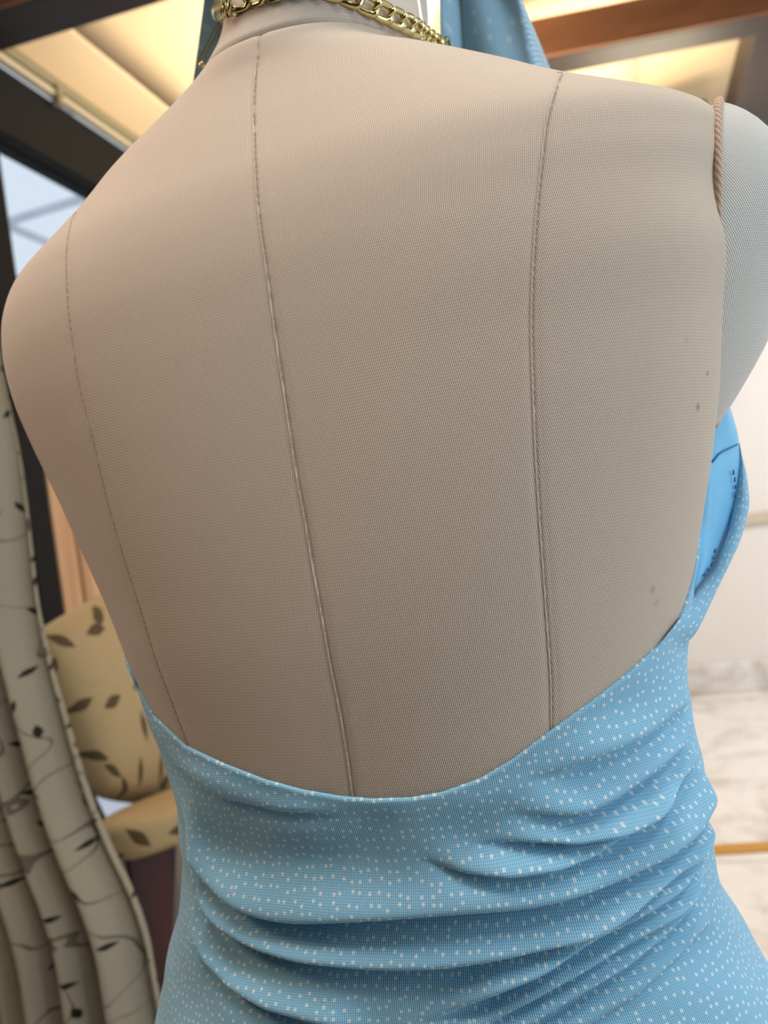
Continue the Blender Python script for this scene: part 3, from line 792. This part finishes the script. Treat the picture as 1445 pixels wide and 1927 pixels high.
# path: measured where it shows, then draped round the front of the neck
zs_back = []
pth = []
for (x, y) in ((430, 18), (470, 6), (520, -8), (580, -16), (640, -6), (690, 14), (735, 34), (775, 55)):
    h = hit(x, y)
    if h: p = surf(np.array(h[0]), np.array(h[1]), np.array(.0028)); pth.append(p)
pth = pth[::-1]   # right -> left
right = [on_y(800, 66, .012), on_y(822, 84, .035), on_y(845, 120, .058)]
left = [on_y(414, 34, .03), on_y(446, 86, .066)]
front = [(-.055, .098, 1.40), (-.02, .108, 1.375), (.02, .108, 1.375), (.06, .10, 1.40)]
ctrl = [Vector(p) for p in pth]+[Vector(p) for p in left]+[Vector(p) for p in front]+[Vector(p) for p in right[::-1]]
def catmull(C, per=24):
    out = []; n = len(C)
    for i in range(n):
        p0, p1, p2, p3 = C[i-1], C[i], C[(i+1) % n], C[(i+2) % n]
        for k in range(per):
            t = k/per
            out.append(.5*((2*p1)+(p2-p0)*t+(2*p0-5*p1+4*p2-p3)*t*t+(3*p1-p0-3*p2+p3)*t**3))
    return out
cp = catmull(ctrl); cp.append(cp[0])
dd = [0]
for a, b in zip(cp[:-1], cp[1:]): dd.append(dd[-1]+(b-a).length)
pitch = .0102; nl = int(dd[-1]/pitch); pitch = dd[-1]/nl
cpn = np.array([tuple(p) for p in cp]); ddn = np.array(dd)
for i in range(nl):
    s = i*pitch; c = Vector([np.interp(s, ddn, cpn[:, k]) for k in range(3)]); c2 = Vector([np.interp((s+.003) % dd[-1], ddn, cpn[:, k]) for k in range(3)])
    t = (c2-c).normalized(); out = Vector((c.x-.008, c.y-.006, 0)); out = (out-t*out.dot(t)).normalized()
    b = t.cross(out)
    R3 = Matrix((t, b, out)).transposed()
    roll = Matrix.Rotation(math.radians(38), 3, 'X')
    o = bpy.data.objects.new('chain_link', lme); COL.objects.link(o); o.parent = neckl
    o.matrix_world = Matrix.Translation(c) @ (R3 @ roll).to_4x4()
    o.matrix_parent_inverse = Matrix.Translation(neckl.location).inverted()
wp = [on_y(x, y, .03) for x, y in ((421, 22), (412, 42), (401, 60), (390, 82), (380, 100), (375, 115), (377, 124), (383, 122), (388, 100), (404, 70), (420, 40))]
tube('safety_pin', [tuple(p) for p in catmull([Vector(p) for p in wp], 6)[:-6]], .0005, m_wire, neckl, 6)
pe = on_y(380, 122, .03); bm = bmesh.new(); bmesh.ops.create_icosphere(bm, subdivisions=2, radius=.0022)
for v in bm.verts: v.co += Vector(pe)
me = bpy.data.meshes.new('pin_head'); bm.to_mesh(me); bm.free(); link_mesh('pin_head', me, m_gold, neckl)

# ------------------------------------------------------------------ curtain on the left
YC = .50
cur = tag(empty('leaf_curtain', (-1.0, YC, 0)), 'beige curtain with dark leaf print hanging at the left edge in front of the armchair', 'curtain')
ce = [(-85, -100), (-62, 300), (-34, 600), (-18, 730), (4, 808), (24, 954), (36, 1081), (50, 1186), (80, 1306), (107, 1392), (129, 1486), (159, 1563), (185, 1623), (215, 1692), (245, 1735), (257, 1830), (275, 1927), (300, 2100)]
cp_ = np.array([on_y(x, y, YC) for x, y in ce]); o_ = np.argsort(cp_[:, 2]); CZ, CXr = cp_[o_, 2], cp_[o_, 0]
zz = np.linspace(.02, 2.2, 90); n = 200; R = []; U = []
xr = np.interp(zz, CZ, CXr)
k5 = np.ones(5)/5; xr = np.convolve(np.pad(xr, 2, mode='edge'), k5, 'valid')
for i, z in enumerate(zz):
    s = np.linspace(0, 1, n)
    x = -1.30+(xr[i]+1.30)*s
    amp = .032+.012*(1-z/2.2)
    y = YC+amp*np.sin(s*2*PI*12.2+.5*math.sin(z*2.2)+.8*s)+.010*np.sin(s*2*PI*3.3+z*1.3)
    x = x+.008*np.cos(s*2*PI*12.2+.5*math.sin(z*2.2))*np.sin(PI*s)
    R.append(np.stack([x, y, 0*x+z], -1)); U.append(np.stack([s*1.15, 0*x+z], -1))
oc = grid_obj('cloth', np.array(R), m_curtain, cur, np.array(U)); md = oc.modifiers.new('s', 'SOLIDIFY'); md.thickness = .0015
tube('curtain_rod', [(XL+.0, YC, 2.22), (-.70, YC, 2.22)], .012, m_brass, cur, 12)

# ------------------------------------------------------------------ armchair
ch = empty('armchair', (-.85, 1.0, 0))
tag(ch, 'armchair in beige leaf print upholstery with dark red wooden frame, left behind the dress form', 'armchair')
def at_d(px, py, d):     # point on the ray at horizontal distance d
    r = ray(px, py); return CC+r*(d/math.hypot(r[0], r[1]))
# back: rounded slab whose corners stand where the photo shows them
def pillow(name, A, B, C_, D, th, nrm, mat, parent, n=22, bulge=.03, rad=.12):
    """A top-left B top-right C bottom-right D bottom-left, cushion of thickness th along nrm"""
    A, B, C_, D, nrm = [np.array(v, float) for v in (A, B, C_, D, nrm)]
    nrm = nrm/np.linalg.norm(nrm)
    bm = bmesh.new(); fr = {}; s_ = np.linspace(0, 1, n)
    V = []; Fc = []; U = []
    for side in (0, 1):
        for i in range(n):
            for j in range(n):
                u_, v_ = s_[j], s_[i]
                # superellipse rounding of the outline
                cu, cv = 2*u_-1, 2*v_-1
                k = 1-rad*.5*(cu**2*cv**2)**2
                cu2, cv2 = cu*k, cv*k
                uu, vv = (cu2+1)/2, (cv2+1)/2
                p = (A*(1-uu)+B*uu)*(1-vv)+(D*(1-uu)+C_*uu)*vv
                e = (1-abs(cu)**6)**.4*(1-abs(cv)**6)**.4
                off = th/2*e+bulge*(1-cu*cu)*(1-cv*cv)
                V.append(p+nrm*off*(1 if side == 0 else -1)); U.append((uu*np.linalg.norm(B-A), vv*np.linalg.norm(D-A)))
    m = n*n
    for side in (0, 1):
        for i in range(n-1):
            for j in range(n-1):
                q = [side*m+i*n+j, side*m+i*n+j+1, side*m+(i+1)*n+j+1, side*m+(i+1)*n+j]
                Fc.append(tuple(q if side else q[::-1]))
    bm.free()
    o = mesh_obj(name, V, Fc, mat, parent, True, U)
    w = o.modifiers.new('w', 'WELD'); w.merge_threshold = .0008
    return o
TL, TR = at_d(72, 1190, 1.55), at_d(330, 1050, 1.78)
BR, BL = at_d(350, 1515, 1.75), at_d(215, 1500, 1.56)
nrm = np.cross(TR-TL, BL-TL); nrm /= np.linalg.norm(nrm)
if nrm@(CC-TL) < 0: nrm = -nrm
pillow('backrest', TL-nrm*.06, TR-nrm*.06, BR-nrm*.06, BL-nrm*.06, .11, nrm, m_uphol, ch)
AL, AR = at_d(184, 1562, 1.52), at_d(372, 1562, 1.60)
AL2, AR2 = at_d(188, 1622, 1.52), at_d(372, 1640, 1.60)
dirx = (AR-AL); dirx[2] = 0; dirx /= np.linalg.norm(dirx); diry = np.array([-dirx[1], dirx[0], 0]); 
if diry[1] < 0: diry = -diry
za, zb2 = float(AL[2])+.012, float(AL2[2])-.012
# near arm roll along dirx, long towards the right
def bar_pts(o, L, Wd): return [o, o+dirx*L, o+dirx*L+diry*Wd, o+diry*Wd]
aroll = pillow('arm_pad', *(list(np.array([AL[0], AL[1], za])+v) for v in (0*dirx, dirx*.56, dirx*.56+np.array([0, 0, zb2-za]), np.array([0, 0, zb2-za]))), .13, -diry, m_uphol, ch, 20, .012, .2)
a2 = aroll.copy(); COL.objects.link(a2); a2.location = Vector(diry*.62)
lp = at_d(242, 1640, 1.53); lp1 = at_d(336, 1660, 1.53)
def leg(o2, w=.075, d=.06, z1=None):
    z1 = zb2+.005 if z1 is None else z1
    p = np.array(o2, float)
    pts = [p+0, p+dirx*w, p+dirx*w+diry*d, p+diry*d]
    pts = [(q[0], q[1], 0.0) for q in pts]
    extrude_poly('leg', pts, (0, 0, z1), m_redwood, ch, .006)
lpz = np.array([lp[0], lp[1], 0]); wleg = float(np.linalg.norm((lp1-lp)[:2]))
leg(lpz, wleg); leg(lpz+dirx*.44, .06); leg(lpz+diry*.62, wleg); leg(lpz+diry*.62+dirx*.44, .06)
s0 = lpz+dirx*.02+np.array([0, 0, .40])+diry*.06
extrude_poly('seat', [tuple(v) for v in bar_pts(s0, .5, .54)], (0, 0, .13), m_uphol, ch, .03)
extrude_poly('dark_gap_fill', [tuple(v+np.array([0, 0, .14])) for v in bar_pts(lpz+dirx*(wleg-.01)+diry*.02, .36, .02)], (0, 0, float(zb2)-.14), m_redwood, ch, .002)  # added panel, fills the shaded gap under the arm with dark
extrude_poly('seat_rail', [tuple(v-np.array([0, 0, .06])) for v in bar_pts(s0-diry*.06, .5, .66)], (0, 0, .06), m_redwood, ch, .005)
# grey slab standing in for the shadow behind the chair arm
g1 = [at_d(x, y, 1.75) for x, y in ((96, 1340), (150, 1360), (185, 1500), (235, 1600), (238, 1690), (200, 1650), (150, 1480))]
gc = extrude_poly('grey_shadow_fill', [tuple(p) for p in g1], tuple(diry*.05), m_grey, None, .012)
tag(gc, 'dark grey slab as shadow behind the armchair in the gap beside the curtain', 'cloth')
g2 = [at_d(x, y, 1.30) for x, y in ((345, 1590), (372, 1565), (400, 1600), (400, 2000), (335, 2000), (338, 1800))]
gd = extrude_poly('pale_cloth', [(p[0], p[1], max(p[2], .0)) for p in g2], tuple(diry*.03), plain_material('pale_grey_cloth', rgb(140, 134, 126), .9), None, .01)
tag(gd, 'pale grey cloth hanging over the chair arm just left of the blue dress', 'cloth')
